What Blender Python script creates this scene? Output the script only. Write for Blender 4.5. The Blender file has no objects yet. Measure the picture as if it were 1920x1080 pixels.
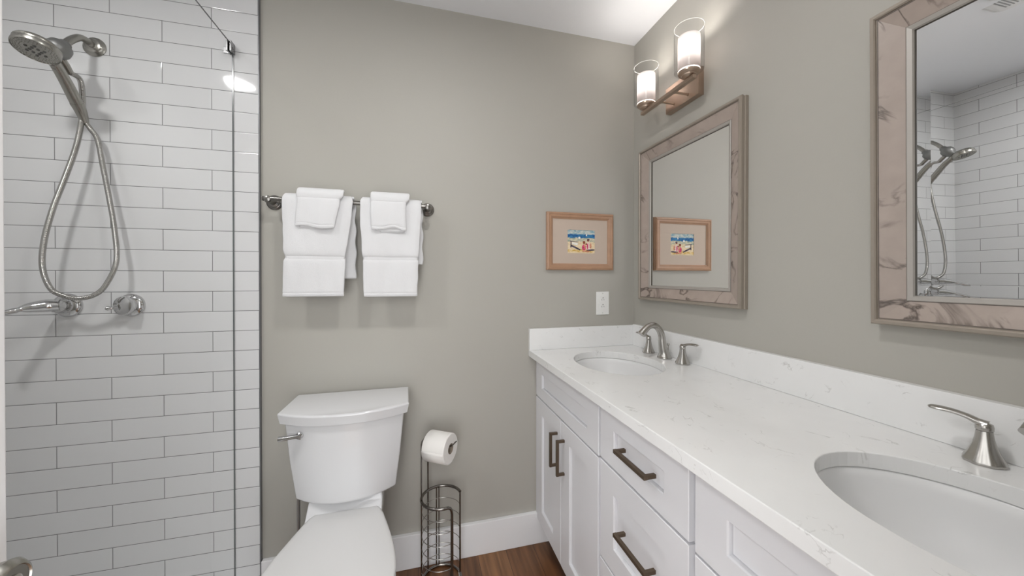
import bpy, bmesh, math, random
from mathutils import Vector, Matrix, noise
R = math.radians
PI = math.pi
random.seed(7)
SC = bpy.context.scene
COL = SC.collection

# ------------------------------------------------------------------ camera
CAMZ = 1.258
cam_d = bpy.data.cameras.new('camera')
cam = bpy.data.objects.new('camera', cam_d)
COL.objects.link(cam)
cam_d.sensor_fit = 'HORIZONTAL'
cam_d.sensor_width = 36.0
cam_d.lens = 666.27 / 1920 * 36.0
cam_d.shift_y = -15.9 / 1920
cam_d.clip_start = 0.01
yaw, pit, rol = .2586, .0061, -.0005
_f = Vector((math.sin(yaw)*math.cos(pit), math.cos(yaw)*math.cos(pit), -math.sin(pit)))
_r = Vector((math.cos(yaw), -math.sin(yaw), 0))
_d = _f.cross(_r)
_r2 = _r*math.cos(rol) + _d*math.sin(rol)
_d2 = -_r*math.sin(rol) + _d*math.cos(rol)
mm = Matrix((( _r2.x, -_d2.x, -_f.x, 0), (_r2.y, -_d2.y, -_f.y, 0), (_r2.z, -_d2.z, -_f.z, CAMZ), (0, 0, 0, 1)))
cam.matrix_world = mm
SC.camera = cam

# ------------------------------------------------------------------ world / exposure
W = bpy.data.worlds.new('world')
SC.world = W
W.use_nodes = True
W.node_tree.nodes['Background'].inputs[0].default_value = (.98, .99, 1.0, 1)
W.node_tree.nodes['Background'].inputs[1].default_value = 3.0
SC.view_settings.view_transform = 'Standard'
SC.view_settings.look = 'None'
SC.view_settings.gamma = 1
SC.view_settings.use_curve_mapping = False
SC.view_settings.exposure = 0.40
FILL_E = 130.0      # added, unseen ceiling light over the floor
SHOWER_E = 155.0
BULB_E = 80.0      # sconce bulbs
BULB_P = .9

# ------------------------------------------------------------------ room dimensions
D = 1.604       # back wall y
XR = 1.0715     # right wall x
XL = -1.466      # shower left wall x
YF = -.05       # front wall y
ZC = 2.442      # ceiling
TY = 1.592      # tile face

# ------------------------------------------------------------------ helpers
def link(o):
    COL.objects.link(o)
    return o

def thing(name, label, cat, loc=(0, 0, 0), rot=(0, 0, 0), group=None):
    o = link(bpy.data.objects.new(name, None))
    o.empty_display_size = .05
    o.location = loc
    o.rotation_euler = rot
    o['label'] = label
    o['category'] = cat
    if group: o['group'] = group
    return o

def tag(o, label, cat, group=None):
    o['label'] = label
    o['category'] = cat
    if group: o['group'] = group
    return o

def obj(name, bm, m, parent=None, smooth=True, bevel=0, seg=2, local=False, angle=35, label=None, sub=0):
    me = bpy.data.meshes.new(name)
    bmesh.ops.recalc_face_normals(bm, faces=bm.faces[:])
    if parent is not None and not local:
        bm.transform(Matrix.Translation(-total_loc(parent)))
    bm.to_mesh(me)
    bm.free()
    ms = m if isinstance(m, (list, tuple)) else [m]
    for q in ms: me.materials.append(q)
    o = link(bpy.data.objects.new(name, me))
    if smooth:
        for p in me.polygons: p.use_smooth = True
        md = o.modifiers.new('edge', 'EDGE_SPLIT')
        md.split_angle = R(angle)
        if bevel or sub:
            o.modifiers.remove(md)
            if not sub:
                try: me.set_sharp_from_angle(angle=R(angle))
                except Exception: pass
    if bevel:
        b = o.modifiers.new('bevel', 'BEVEL')
        b.width = bevel
        b.segments = seg
        b.limit_method = 'ANGLE'
        b.angle_limit = R(30)
        b.harden_normals = smooth
    if sub:
        s = o.modifiers.new('sub', 'SUBSURF')
        s.levels = s.render_levels = sub
    if parent is not None: o.parent = parent
    if label: o['label'] = label
    return o

def total_loc(p):
    v = Vector((0, 0, 0))
    while p is not None:
        v += Vector(p.location)
        p = p.parent
    return v

def struct(name, bm, m, parent=None, **k):
    o = obj(name, bm, m, parent, **k)
    if parent is None: o['kind'] = 'structure'
    return o

def box(bm, x0, x1, y0, y1, z0, z1, mi=0):
    v = [bm.verts.new(p) for p in ((x0,y0,z0),(x1,y0,z0),(x1,y1,z0),(x0,y1,z0),(x0,y0,z1),(x1,y0,z1),(x1,y1,z1),(x0,y1,z1))]
    for f in ((0,3,2,1),(4,5,6,7),(0,1,5,4),(1,2,6,5),(2,3,7,6),(3,0,4,7)):
        fc = bm.faces.new([v[i] for i in f])
        fc.material_index = mi
    return v

def loft(bm, rings, cap0=True, cap1=True, closed=True, mi=0):
    vs = [[bm.verts.new(p) for p in r] for r in rings]
    n = len(vs[0])
    for a, b in zip(vs[:-1], vs[1:]):
        for i in range(n if closed else n-1):
            j = (i+1) % n
            f = bm.faces.new((a[i], a[j], b[j], b[i]))
            f.material_index = mi
    if cap0: bm.faces.new(vs[0][::-1]).material_index = mi
    if cap1: bm.faces.new(vs[-1]).material_index = mi
    return vs

def frame_of(t):
    t = t.normalized()
    a = Vector((0, 0, 1)) if abs(t.z) < .9 else Vector((1, 0, 0))
    u = t.cross(a).normalized()
    return u, t.cross(u).normalized()

def tube(bm, pts, rad, seg=14, cap=True, flat=None, closed=False, mi=0):
    """swept tube; rad is a number or a list; flat = (a, b) scales of the section along parallel transported u, v"""
    pts = [Vector(p) for p in pts]
    n = len(pts)
    rads = rad if isinstance(rad, (list, tuple)) else [rad]*n
    T = []
    for i in range(n):
        if closed: t = pts[(i+1) % n] - pts[i-1]
        else: t = pts[min(i+1, n-1)] - pts[max(i-1, 0)]
        T.append(t.normalized())
    u, v = frame_of(T[0])
    rings = []
    for i in range(n):
        if i:
            u = (u - T[i]*u.dot(T[i])).normalized()
            v = T[i].cross(u).normalized()
        r = rads[i]
        if isinstance(r, (list, tuple)): ra, rb = r
        else: ra = rb = r
        if flat: ra *= flat[0]; rb *= flat[1]
        rings.append([pts[i] + u*(ra*math.cos(2*PI*k/seg)) + v*(rb*math.sin(2*PI*k/seg)) for k in range(seg)])
    if closed:
        rings.append(rings[0])
        vs = [[bm.verts.new(p) for p in r] for r in rings[:-1]]
        for i in range(n):
            a, b = vs[i], vs[(i+1) % n]
            for k in range(seg):
                j = (k+1) % seg
                bm.faces.new((a[k], a[j], b[j], b[k])).material_index = mi
    else:
        loft(bm, rings, cap, cap, mi=mi)

def lathe(bm, prof, o=(0, 0, 0), axis=(0, 0, 1), seg=32, mi=0, cap=True, flute=None):
    """prof = [(r, h), ...] revolved about the axis through o"""
    o = Vector(o)
    w = Vector(axis).normalized()
    u, v = frame_of(w)
    rings = []
    for r, h in prof:
        ring = []
        for k in range(seg):
            a = 2*PI*k/seg
            rr = r
            if flute: rr = r*(1 + flute[1]*math.cos(flute[0]*a)*min(1, r/.02))
            ring.append(o + w*h + u*(max(rr, 1e-5)*math.cos(a)) + v*(max(rr, 1e-5)*math.sin(a)))
        rings.append(ring)
    loft(bm, rings, cap, cap, mi=mi)

def spline(pts, n=8, closed=False):
    pts = [Vector(p) for p in pts]
    out = []
    m = len(pts)
    for i in range(m if closed else m-1):
        if closed:
            p0, p1, p2, p3 = pts[i-1], pts[i], pts[(i+1) % m], pts[(i+2) % m]
        else:
            p0, p1, p2, p3 = pts[max(i-1, 0)], pts[i], pts[i+1], pts[min(i+2, m-1)]
        for k in range(n):
            t = k/n
            out.append(.5*((2*p1) + (p2-p0)*t + (2*p0-5*p1+4*p2-p3)*t*t + (3*p1-p0-3*p2+p3)*t**3))
    if not closed: out.append(pts[-1])
    return out

def lerp_list(tab, x):
    if x <= tab[0][0]: return tab[0][1]
    for (a, va), (b, vb) in zip(tab[:-1], tab[1:]):
        if x <= b: return va + (vb-va)*(x-a)/(b-a)
    return tab[-1][1]

# ------------------------------------------------------------------ materials
def nodes(name):
    m = bpy.data.materials.new(name)
    m.use_nodes = True
    nt = m.node_tree
    return m, nt, nt.nodes['Principled BSDF']

def lin(c):
    return tuple(((v/255)/12.92 if v/255 <= .04045 else ((v/255+.055)/1.055)**2.4) for v in c)

def plain(name, col, rough=.5, metal=0, spec=.5, bump=0, bscale=200, coat=0, var=0, vscale=3, aniso=0):
    m, nt, p = nodes(name)
    p.inputs['Base Color'].default_value = (*col, 1)
    p.inputs['Roughness'].default_value = rough
    p.inputs['Metallic'].default_value = metal
    p.inputs['Specular IOR Level'].default_value = spec
    p.inputs['Coat Weight'].default_value = coat
    p.inputs['Coat Roughness'].default_value = .05
    tc = nt.nodes.new('ShaderNodeTexCoord')
    if bump:
        n = nt.nodes.new('ShaderNodeTexNoise')
        n.inputs['Scale'].default_value = bscale
        n.inputs['Detail'].default_value = 3
        nt.links.new(tc.outputs['Object'], n.inputs['Vector'])
        b = nt.nodes.new('ShaderNodeBump')
        b.inputs['Strength'].default_value = bump
        b.inputs['Distance'].default_value = .002
        nt.links.new(n.outputs['Fac'], b.inputs['Height'])
        nt.links.new(b.outputs['Normal'], p.inputs['Normal'])
    if var:
        n = nt.nodes.new('ShaderNodeTexNoise')
        n.inputs['Scale'].default_value = vscale
        n.inputs['Detail'].default_value = 4
        nt.links.new(tc.outputs['Object'], n.inputs['Vector'])
        mx = nt.nodes.new('ShaderNodeMix')
        mx.data_type = 'RGBA'
        mx.inputs['A'].default_value = (*[c*(1-var) for c in col], 1)
        mx.inputs['B'].default_value = (*[min(1, c*(1+var)) for c in col], 1)
        nt.links.new(n.outputs['Fac'], mx.inputs['Factor'])
        nt.links.new(mx.outputs['Result'], p.inputs['Base Color'])
    return m

PAINT = plain('wall paint greige', (.425, .410, .370), .55, bump=.08, bscale=260, var=.012)
CEIL = plain('ceiling paint', (.84, .85, .875), .7, bump=.05)
TRIM = plain('white trim paint', (.84, .84, .85), .35)
CAB = plain('white cabinet paint', (.76, .76, .785), .36)
CABIN = plain('cabinet shadow gap', (.5, .5, .51), .6)
PORC = plain('white porcelain', (.69, .69, .70), .08, spec=.5, coat=.4)
SINKP = plain('sink porcelain', (.80, .80, .80), .32)
SEATM = plain('toilet seat plastic', (.70, .695, .69), .2)
NICKEL = plain('brushed nickel', (.50, .485, .46), .27, metal=1, var=.06, vscale=40)
DARKN = plain('satin nickel dark', (.26, .25, .235), .3, metal=1)
SHOWN = plain('shower brushed nickel', (.36, .35, .32), .27, metal=1, var=.05, vscale=30)
CHROME = plain('chrome', (.62, .62, .62), .09, metal=1)
BRONZE = plain('bronze pull', (.135, .098, .068), .42, metal=.7, var=.1, vscale=60)
CHAMP = plain('champagne bronze', (.47, .365, .29), .3, metal=.9, var=.05, vscale=30)
WIRE = plain('dark chrome wire', (.23, .215, .20), .2, metal=1)
PLAST = plain('white plastic', (.82, .82, .80), .3)
BLACK = plain('dark slot', (.02, .02, .02), .6)
RUBBER = plain('grey nozzles', (.10, .10, .095), .6)
CARD = plain('cardboard core', (.28, .23, .18), .8)
PAPER = plain('toilet paper', (.84, .82, .79), .9, bump=.25, bscale=180)
EDGEM = plain('tile edge trim', (.20, .20, .21), .4, metal=.6)
CAULK = plain('grey grout line', (.32, .32, .32), .8)
PAN = plain('shower pan acrylic', (.82, .82, .82), .3)
DOORM = plain('door paint', (.76, .75, .75), .4)
SHEETW = plain('light vent plastic', (.80, .80, .80), .5)

def terry():
    m, nt, p = nodes('white terry cloth')
    p.inputs['Base Color'].default_value = (.74, .74, .75, 1)
    p.inputs['Roughness'].default_value = .95
    p.inputs['Sheen Weight'].default_value = .25
    tc = nt.nodes.new('ShaderNodeTexCoord')
    n1 = nt.nodes.new('ShaderNodeTexNoise'); n1.inputs['Scale'].default_value = 620; n1.inputs['Detail'].default_value = 2
    n2 = nt.nodes.new('ShaderNodeTexNoise'); n2.inputs['Scale'].default_value = 45; n2.inputs['Detail'].default_value = 5
    nt.links.new(tc.outputs['Object'], n1.inputs['Vector']); nt.links.new(tc.outputs['Object'], n2.inputs['Vector'])
    a = nt.nodes.new('ShaderNodeMath'); a.operation = 'ADD'
    nt.links.new(n1.outputs['Fac'], a.inputs[0]); nt.links.new(n2.outputs['Fac'], a.inputs[1])
    b = nt.nodes.new('ShaderNodeBump'); b.inputs['Strength'].default_value = .32; b.inputs['Distance'].default_value = .003
    nt.links.new(a.outputs[0], b.inputs['Height']); nt.links.new(b.outputs['Normal'], p.inputs['Normal'])
    return m
TERRY = terry()
FLATW = plain('flat woven border', (.72, .72, .73), .8, bump=.2, bscale=300)

def tile(name, axis, u0, v0, rough=.05):
    """3 x 12 inch running-bond tile; axis 0: u runs along x, 1: along y"""
    m, nt, p = nodes(name)
    tc = nt.nodes.new('ShaderNodeTexCoord')
    sp = nt.nodes.new('ShaderNodeSeparateXYZ')
    nt.links.new(tc.outputs['Object'], sp.inputs[0])
    cb = nt.nodes.new('ShaderNodeCombineXYZ')
    for o_, off, i_ in ((axis, u0, 0), (2, v0, 1)):
        s = nt.nodes.new('ShaderNodeMath'); s.operation = 'SUBTRACT'
        nt.links.new(sp.outputs[o_], s.inputs[0]); s.inputs[1].default_value = off
        nt.links.new(s.outputs[0], cb.inputs[i_])
    br = nt.nodes.new('ShaderNodeTexBrick')
    br.offset = .5; br.offset_frequency = 2; br.squash = 1; br.squash_frequency = 2
    br.inputs['Scale'].default_value = 1
    br.inputs['Brick Width'].default_value = .3065
    br.inputs['Row Height'].default_value = .0764
    br.inputs['Mortar Size'].default_value = .0011
    br.inputs['Mortar Smooth'].default_value = .15
    br.inputs['Bias'].default_value = 0
    br.inputs['Color1'].default_value = (.70, .702, .708, 1)
    br.inputs['Color2'].default_value = (.73, .732, .738, 1)
    br.inputs['Mortar'].default_value = (.17, .17, .172, 1)
    nt.links.new(cb.outputs[0], br.inputs['Vector'])
    nt.links.new(br.outputs['Color'], p.inputs['Base Color'])
    # bevelled tile edge and a gentle glaze waviness
    br2 = nt.nodes.new('ShaderNodeTexBrick')
    br2.offset = .5; br2.offset_frequency = 2; br2.squash = 1; br2.squash_frequency = 2
    for k, v in (('Scale', 1), ('Brick Width', .3065), ('Row Height', .0764), ('Mortar Size', .0034), ('Mortar Smooth', .8), ('Bias', 0)):
        br2.inputs[k].default_value = v
    nt.links.new(cb.outputs[0], br2.inputs['Vector'])
    n = nt.nodes.new('ShaderNodeTexNoise'); n.inputs['Scale'].default_value = 9; n.inputs['Detail'].default_value = 1
    nt.links.new(tc.outputs['Object'], n.inputs['Vector'])
    b1 = nt.nodes.new('ShaderNodeBump'); b1.inputs['Strength'].default_value = .35; b1.inputs['Distance'].default_value = .0012; b1.invert = True
    nt.links.new(br2.outputs['Fac'], b1.inputs['Height'])
    b2 = nt.nodes.new('ShaderNodeBump'); b2.inputs['Strength'].default_value = .10; b2.inputs['Distance'].default_value = .008
    nt.links.new(n.outputs['Fac'], b2.inputs['Height'])
    nt.links.new(b1.outputs['Normal'], b2.inputs['Normal'])
    nt.links.new(b2.outputs['Normal'], p.inputs['Normal'])
    mr = nt.nodes.new('ShaderNodeMapRange')
    mr.inputs['To Min'].default_value = rough; mr.inputs['To Max'].default_value = .7
    nt.links.new(br.outputs['Fac'], mr.inputs['Value'])
    nt.links.new(mr.outputs['Result'], p.inputs['Roughness'])
    return m
V0 = 1.2809 - 5*.0764
TILEB = tile('shower wall tile', 0, -.9059 + .15325, V0)
TILEL = tile('shower side tile', 1, 1.479 + .15325, V0)

def quartz():
    m, nt, p = nodes('white quartz')
    tc = nt.nodes.new('ShaderNodeTexCoord')
    # fine soft mottling
    n0 = nt.nodes.new('ShaderNodeTexNoise'); n0.inputs['Scale'].default_value = 14; n0.inputs['Detail'].default_value = 6
    nt.links.new(tc.outputs['Object'], n0.inputs['Vector'])
    c0 = nt.nodes.new('ShaderNodeMix'); c0.data_type = 'RGBA'
    c0.inputs['A'].default_value = (.80, .80, .795, 1); c0.inputs['B'].default_value = (.85, .85, .845, 1)
    nt.links.new(n0.outputs['Fac'], c0.inputs['Factor'])
    # thin broken veins
    n1 = nt.nodes.new('ShaderNodeTexNoise'); n1.inputs['Scale'].default_value = 17; n1.inputs['Detail'].default_value = 9; n1.inputs['Distortion'].default_value = .8
    nt.links.new(tc.outputs['Object'], n1.inputs['Vector'])
    s = nt.nodes.new('ShaderNodeMath'); s.operation = 'SUBTRACT'; s.inputs[1].default_value = .5
    nt.links.new(n1.outputs['Fac'], s.inputs[0])
    a = nt.nodes.new('ShaderNodeMath'); a.operation = 'ABSOLUTE'
    nt.links.new(s.outputs[0], a.inputs[0])
    r1 = nt.nodes.new('ShaderNodeValToRGB')
    r1.color_ramp.elements[0].position = 0; r1.color_ramp.elements[0].color = (1, 1, 1, 1)
    r1.color_ramp.elements[1].position = .014; r1.color_ramp.elements[1].color = (0, 0, 0, 1)
    nt.links.new(a.outputs[0], r1.inputs[0])
    n2 = nt.nodes.new('ShaderNodeTexNoise'); n2.inputs['Scale'].default_value = 26; n2.inputs['Detail'].default_value = 3
    mp = nt.nodes.new('ShaderNodeMapping'); mp.inputs['Location'].default_value = (3.1, 1.7, 0.4); mp.inputs['Scale'].default_value = (1, .6, 1)
    nt.links.new(tc.outputs['Object'], mp.inputs[0]); nt.links.new(mp.outputs[0], n2.inputs['Vector'])
    r2 = nt.nodes.new('ShaderNodeValToRGB')
    r2.color_ramp.elements[0].position = .555; r2.color_ramp.elements[0].color = (0, 0, 0, 1)
    r2.color_ramp.elements[1].position = .64; r2.color_ramp.elements[1].color = (1, 1, 1, 1)
    nt.links.new(n2.outputs['Fac'], r2.inputs[0])
    mu = nt.nodes.new('ShaderNodeMath'); mu.operation = 'MULTIPLY'
    nt.links.new(r1.outputs[0], mu.inputs[0]); nt.links.new(r2.outputs[0], mu.inputs[1])
    mu2 = nt.nodes.new('ShaderNodeMath'); mu2.operation = 'MULTIPLY'; mu2.inputs[1].default_value = .5
    nt.links.new(mu.outputs[0], mu2.inputs[0])
    c1 = nt.nodes.new('ShaderNodeMix'); c1.data_type = 'RGBA'
    nt.links.new(mu2.outputs[0], c1.inputs['Factor'])
    nt.links.new(c0.outputs['Result'], c1.inputs['A']); c1.inputs['B'].default_value = (.36, .35, .33, 1)
    nt.links.new(c1.outputs['Result'], p.inputs['Base Color'])
    p.inputs['Roughness'].default_value = .16
    return m
QUARTZ = quartz()

def wood_floor():
    m, nt, p = nodes('walnut plank floor')
    tc = nt.nodes.new('ShaderNodeTexCoord')
    sp = nt.nodes.new('ShaderNodeSeparateXYZ'); nt.links.new(tc.outputs['Object'], sp.inputs[0])
    cb = nt.nodes.new('ShaderNodeCombineXYZ')
    nt.links.new(sp.outputs[1], cb.inputs[0]); nt.links.new(sp.outputs[0], cb.inputs[1])
    br = nt.nodes.new('ShaderNodeTexBrick'); br.offset = .37; br.offset_frequency = 3
    for k, v in (('Scale', 1), ('Brick Width', 1.2), ('Row Height', .13), ('Mortar Size', .0009), ('Mortar Smooth', .1), ('Bias', 0)):
        br.inputs[k].default_value = v
    br.inputs['Color1'].default_value = (.125, .052, .020, 1)
    br.inputs['Color2'].default_value = (.27, .132, .054, 1)
    br.inputs['Mortar'].default_value = (.02, .01, .006, 1)
    nt.links.new(cb.outputs[0], br.inputs['Vector'])
    mp = nt.nodes.new('ShaderNodeMapping'); mp.inputs['Scale'].default_value = (26, 2.2, 1)
    nt.links.new(tc.outputs['Object'], mp.inputs[0])
    n = nt.nodes.new('ShaderNodeTexNoise'); n.inputs['Scale'].default_value = 1.4; n.inputs['Detail'].default_value = 8; n.inputs['Distortion'].default_value = .6
    nt.links.new(mp.outputs[0], n.inputs['Vector'])
    r = nt.nodes.new('ShaderNodeValToRGB')
    r.color_ramp.elements[0].position = .3; r.color_ramp.elements[0].color = (.45, .42, .40, 1)
    r.color_ramp.elements[1].position = .7; r.color_ramp.elements[1].color = (1.5, 1.5, 1.5, 1)
    nt.links.new(n.outputs['Fac'], r.inputs[0])
    mx = nt.nodes.new('ShaderNodeMix'); mx.data_type = 'RGBA'; mx.blend_type = 'MULTIPLY'; mx.inputs['Factor'].default_value = 1
    nt.links.new(br.outputs['Color'], mx.inputs['A']); nt.links.new(r.outputs[0], mx.inputs['B'])
    nt.links.new(mx.outputs['Result'], p.inputs['Base Color'])
    p.inputs['Roughness'].default_value = .3
    return m
FLOORM = wood_floor()

def marble_frame():
    m, nt, p = nodes('pinkish marbled frame')
    tc = nt.nodes.new('ShaderNodeTexCoord')
    mp = nt.nodes.new('ShaderNodeMapping'); mp.inputs['Scale'].default_value = (1, .8, 1)
    nt.links.new(tc.outputs['Object'], mp.inputs[0])
    n1 = nt.nodes.new('ShaderNodeTexNoise'); n1.inputs['Scale'].default_value = 6.5; n1.inputs['Detail'].default_value = 7; n1.inputs['Distortion'].default_value = 1.4
    nt.links.new(mp.outputs[0], n1.inputs['Vector'])
    s = nt.nodes.new('ShaderNodeMath'); s.operation = 'SUBTRACT'; s.inputs[1].default_value = .5
    nt.links.new(n1.outputs['Fac'], s.inputs[0])
    a = nt.nodes.new('ShaderNodeMath'); a.operation = 'ABSOLUTE'; nt.links.new(s.outputs[0], a.inputs[0])
    r1 = nt.nodes.new('ShaderNodeValToRGB')
    r1.color_ramp.elements[0].position = 0; r1.color_ramp.elements[0].color = (1, 1, 1, 1)
    r1.color_ramp.elements[1].position = .030; r1.color_ramp.elements[1].color = (0, 0, 0, 1)
    nt.links.new(a.outputs[0], r1.inputs[0])
    n2 = nt.nodes.new('ShaderNodeTexNoise'); n2.inputs['Scale'].default_value = 7.5; n2.inputs['Detail'].default_value = 3
    mp2 = nt.nodes.new('ShaderNodeMapping'); mp2.inputs['Location'].default_value = (1.3, 5.7, 2.2)
    nt.links.new(tc.outputs['Object'], mp2.inputs[0]); nt.links.new(mp2.outputs[0], n2.inputs['Vector'])
    r2 = nt.nodes.new('ShaderNodeValToRGB')
    r2.color_ramp.elements[0].position = .42; r2.color_ramp.elements[0].color = (0, 0, 0, 1)
    r2.color_ramp.elements[1].position = .57; r2.color_ramp.elements[1].color = (1, 1, 1, 1)
    nt.links.new(n2.outputs['Fac'], r2.inputs[0])
    mu = nt.nodes.new('ShaderNodeMath'); mu.operation = 'MULTIPLY'
    nt.links.new(r1.outputs[0], mu.inputs[0]); nt.links.new(r2.outputs[0], mu.inputs[1])
    n3 = nt.nodes.new('ShaderNodeTexNoise'); n3.inputs['Scale'].default_value = 22; n3.inputs['Detail'].default_value = 5
    nt.links.new(tc.outputs['Object'], n3.inputs['Vector'])
    c0 = nt.nodes.new('ShaderNodeMix'); c0.data_type = 'RGBA'
    c0.inputs['A'].default_value = (.33, .272, .235, 1); c0.inputs['B'].default_value = (.455, .38, .335, 1)
    nt.links.new(n3.outputs['Fac'], c0.inputs['Factor'])
    c1 = nt.nodes.new('ShaderNodeMix'); c1.data_type = 'RGBA'
    mu2 = nt.nodes.new('ShaderNodeMath'); mu2.operation = 'MULTIPLY'; mu2.inputs[1].default_value = .97
    nt.links.new(mu.outputs[0], mu2.inputs[0]); nt.links.new(mu2.outputs[0], c1.inputs['Factor'])
    nt.links.new(c0.outputs['Result'], c1.inputs['A']); c1.inputs['B'].default_value = (.085, .065, .055, 1)
    nt.links.new(c1.outputs['Result'], p.inputs['Base Color'])
    p.inputs['Roughness'].default_value = .38
    return m
MARBLE = marble_frame()
LIP = plain('champagne silver lip', (.35, .305, .258), .36, metal=.35, var=.06, vscale=50)
LIPIN = plain('pale inner lip', (.395, .37, .34), .38, metal=.2)
MIRROR = plain('mirror silver', (.98, .985, .985), .0, metal=1)
OAK = plain('light wood frame', (.40, .235, .145), .4, var=.16, vscale=30, coat=.1)
MAT = plain('cream mat board', (.53, .435, .36), .8)

def glass(name, tint, refl=1.0, ior=1.45):
    m = bpy.data.materials.new(name); m.use_nodes = True
    nt = m.node_tree; nt.nodes.clear()
    out = nt.nodes.new('ShaderNodeOutputMaterial')
    tr = nt.nodes.new('ShaderNodeBsdfTransparent'); tr.inputs[0].default_value = (*tint, 1)
    gl = nt.nodes.new('ShaderNodeBsdfGlossy'); gl.inputs['Roughness'].default_value = 0.0
    fr = nt.nodes.new('ShaderNodeFresnel'); fr.inputs['IOR'].default_value = ior
    mu = nt.nodes.new('ShaderNodeMath'); mu.operation = 'MULTIPLY'; mu.inputs[1].default_value = refl
    mx = nt.nodes.new('ShaderNodeMixShader')
    ge = nt.nodes.new('ShaderNodeNewGeometry')      # the inner faces of a thin pane add no second, total reflection
    ib = nt.nodes.new('ShaderNodeMath'); ib.operation = 'SUBTRACT'; ib.inputs[0].default_value = 1
    nt.links.new(ge.outputs['Backfacing'], ib.inputs[1])
    m2 = nt.nodes.new('ShaderNodeMath'); m2.operation = 'MULTIPLY'
    nt.links.new(fr.outputs[0], mu.inputs[0]); nt.links.new(mu.outputs[0], m2.inputs[0])
    nt.links.new(ib.outputs[0], m2.inputs[1]); nt.links.new(m2.outputs[0], mx.inputs[0])
    nt.links.new(tr.outputs[0], mx.inputs[1]); nt.links.new(gl.outputs[0], mx.inputs[2])
    nt.links.new(mx.outputs[0], out.inputs[0])
    return m
SHGLASS = glass('shower glass', (.996, .998, .997), .3)
SHEDGE = plain('shower glass edge', (.13, .14, .14), .2)
RIMG = plain('bright glass rim', (.62, .62, .61), .05, spec=.8)
DARKLINE = plain('dark band line', (.14, .115, .10), .5, var=.5, vscale=25)
REBATE = plain('dark rebate', (.045, .035, .022), .5)
CLEAR = glass('clear shade glass', (.975, .975, .975), 1.3)

def frosted():
    m = bpy.data.materials.new('frosted shade glass'); m.use_nodes = True
    nt = m.node_tree; nt.nodes.clear()
    out = nt.nodes.new('ShaderNodeOutputMaterial')
    tl = nt.nodes.new('ShaderNodeBsdfTranslucent'); tl.inputs[0].default_value = (.085, .077, .075, 1)
    df = nt.nodes.new('ShaderNodeBsdfDiffuse'); df.inputs[0].default_value = (.60, .55, .535, 1)
    mx = nt.nodes.new('ShaderNodeMixShader'); mx.inputs[0].default_value = .45
    nt.links.new(tl.outputs[0], mx.inputs[1]); nt.links.new(df.outputs[0], mx.inputs[2])
    nt.links.new(mx.outputs[0], out.inputs[0])
    return m
FROST = frosted()

def emit(name, col, s):
    m = bpy.data.materials.new(name); m.use_nodes = True
    nt = m.node_tree; nt.nodes.clear()
    out = nt.nodes.new('ShaderNodeOutputMaterial')
    e = nt.nodes.new('ShaderNodeEmission'); e.inputs[0].default_value = (*col, 1); e.inputs[1].default_value = s
    nt.links.new(e.outputs[0], out.inputs[0])
    return m
FILLM = emit('downlight lens', (1, .995, .985), FILL_E)  # lens of the added room light
LENSS = emit('shower downlight lens', (1, .995, .985), SHOWER_E)
BULBM = emit('bulb glow', (1, .96, .91), BULB_E)

# ------------------------------------------------------------------ the room
bm = bmesh.new(); box(bm, XL-.1, XR+.1, YF-.9, D+.1, -.1, 0)
struct('floor', bm, FLOORM, smooth=False)
bm = bmesh.new(); box(bm, XL-.1, XR+.1, YF-.12, D+.1, ZC, ZC+.1)
struct('ceiling', bm, CEIL, smooth=False)
bm = bmesh.new(); box(bm, XL-.1, XR+.1, D, D+.1, 0, ZC)
struct('wall_back', bm, PAINT, smooth=False)
bm = bmesh.new(); box(bm, XR, XR+.1, YF-.12, D, 0, ZC)
struct('wall_right', bm, PAINT, smooth=False)
bm = bmesh.new(); box(bm, XL-.1, XL, YF-.12, D, 0, ZC)
struct('wall_left', bm, TILEL, smooth=False)
bm = bmesh.new()
box(bm, XL, -.485, YF-.12, YF, 0, ZC)
box(bm, .15, XR, YF-.12, YF, 0, ZC)
box(bm, -.485, .15, YF-.12, YF, 2.06, ZC)
struct('wall_front', bm, PAINT, smooth=False)
bm = bmesh.new(); box(bm, XL, -.5995, TY, D, .088, ZC)
struct('wall_shower_back', bm, TILEB, smooth=False)
bm = bmesh.new(); box(bm, -.5995, -.5955, TY-.001, D, 0, ZC)
struct('trim_1', bm, EDGEM, smooth=False)
# door casing round the doorway
bm = bmesh.new()
box(bm, -.545, -.485, YF, YF+.012, 0, 2.12); box(bm, .15, .21, YF, YF+.012, 0, 2.12); box(bm, -.485, .15, YF, YF+.012, 2.06, 2.12)
struct('trim_2', bm, TRIM, smooth=False)

def baseboard(name, x0, x1, y0, y1, dirn):
    bm = bmesh.new()
    box(bm, x0, x1, y0, y1, 0, .146)
    return struct(name, bm, TRIM, smooth=False, bevel=.002)
baseboard('baseboard_back', -.5935, .62, D-.019, D, 0)
baseboard('baseboard_front', .211, .50, YF, YF+.014, 0)

# shower pan with its low curb
pan = thing('shower_pan', 'white low-curbed shower pan on the floor below the tiled shower wall', 'shower pan', (-1.04, .78, 0))
bm = bmesh.new()
box(bm, XL, -.606, YF, TY, 0, .04)
box(bm, -.735, -.606, YF, TY, .04, .086)
obj('pan_base', bm, PAN, pan, smooth=False, bevel=.006, seg=3)
bm = bmesh.new(); lathe(bm, [(.05, .0), (.05, .003), (.042, .004), (0, .004)], (-1.1, .85, .04), seg=28)
obj('drain', bm, NICKEL, pan)

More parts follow.
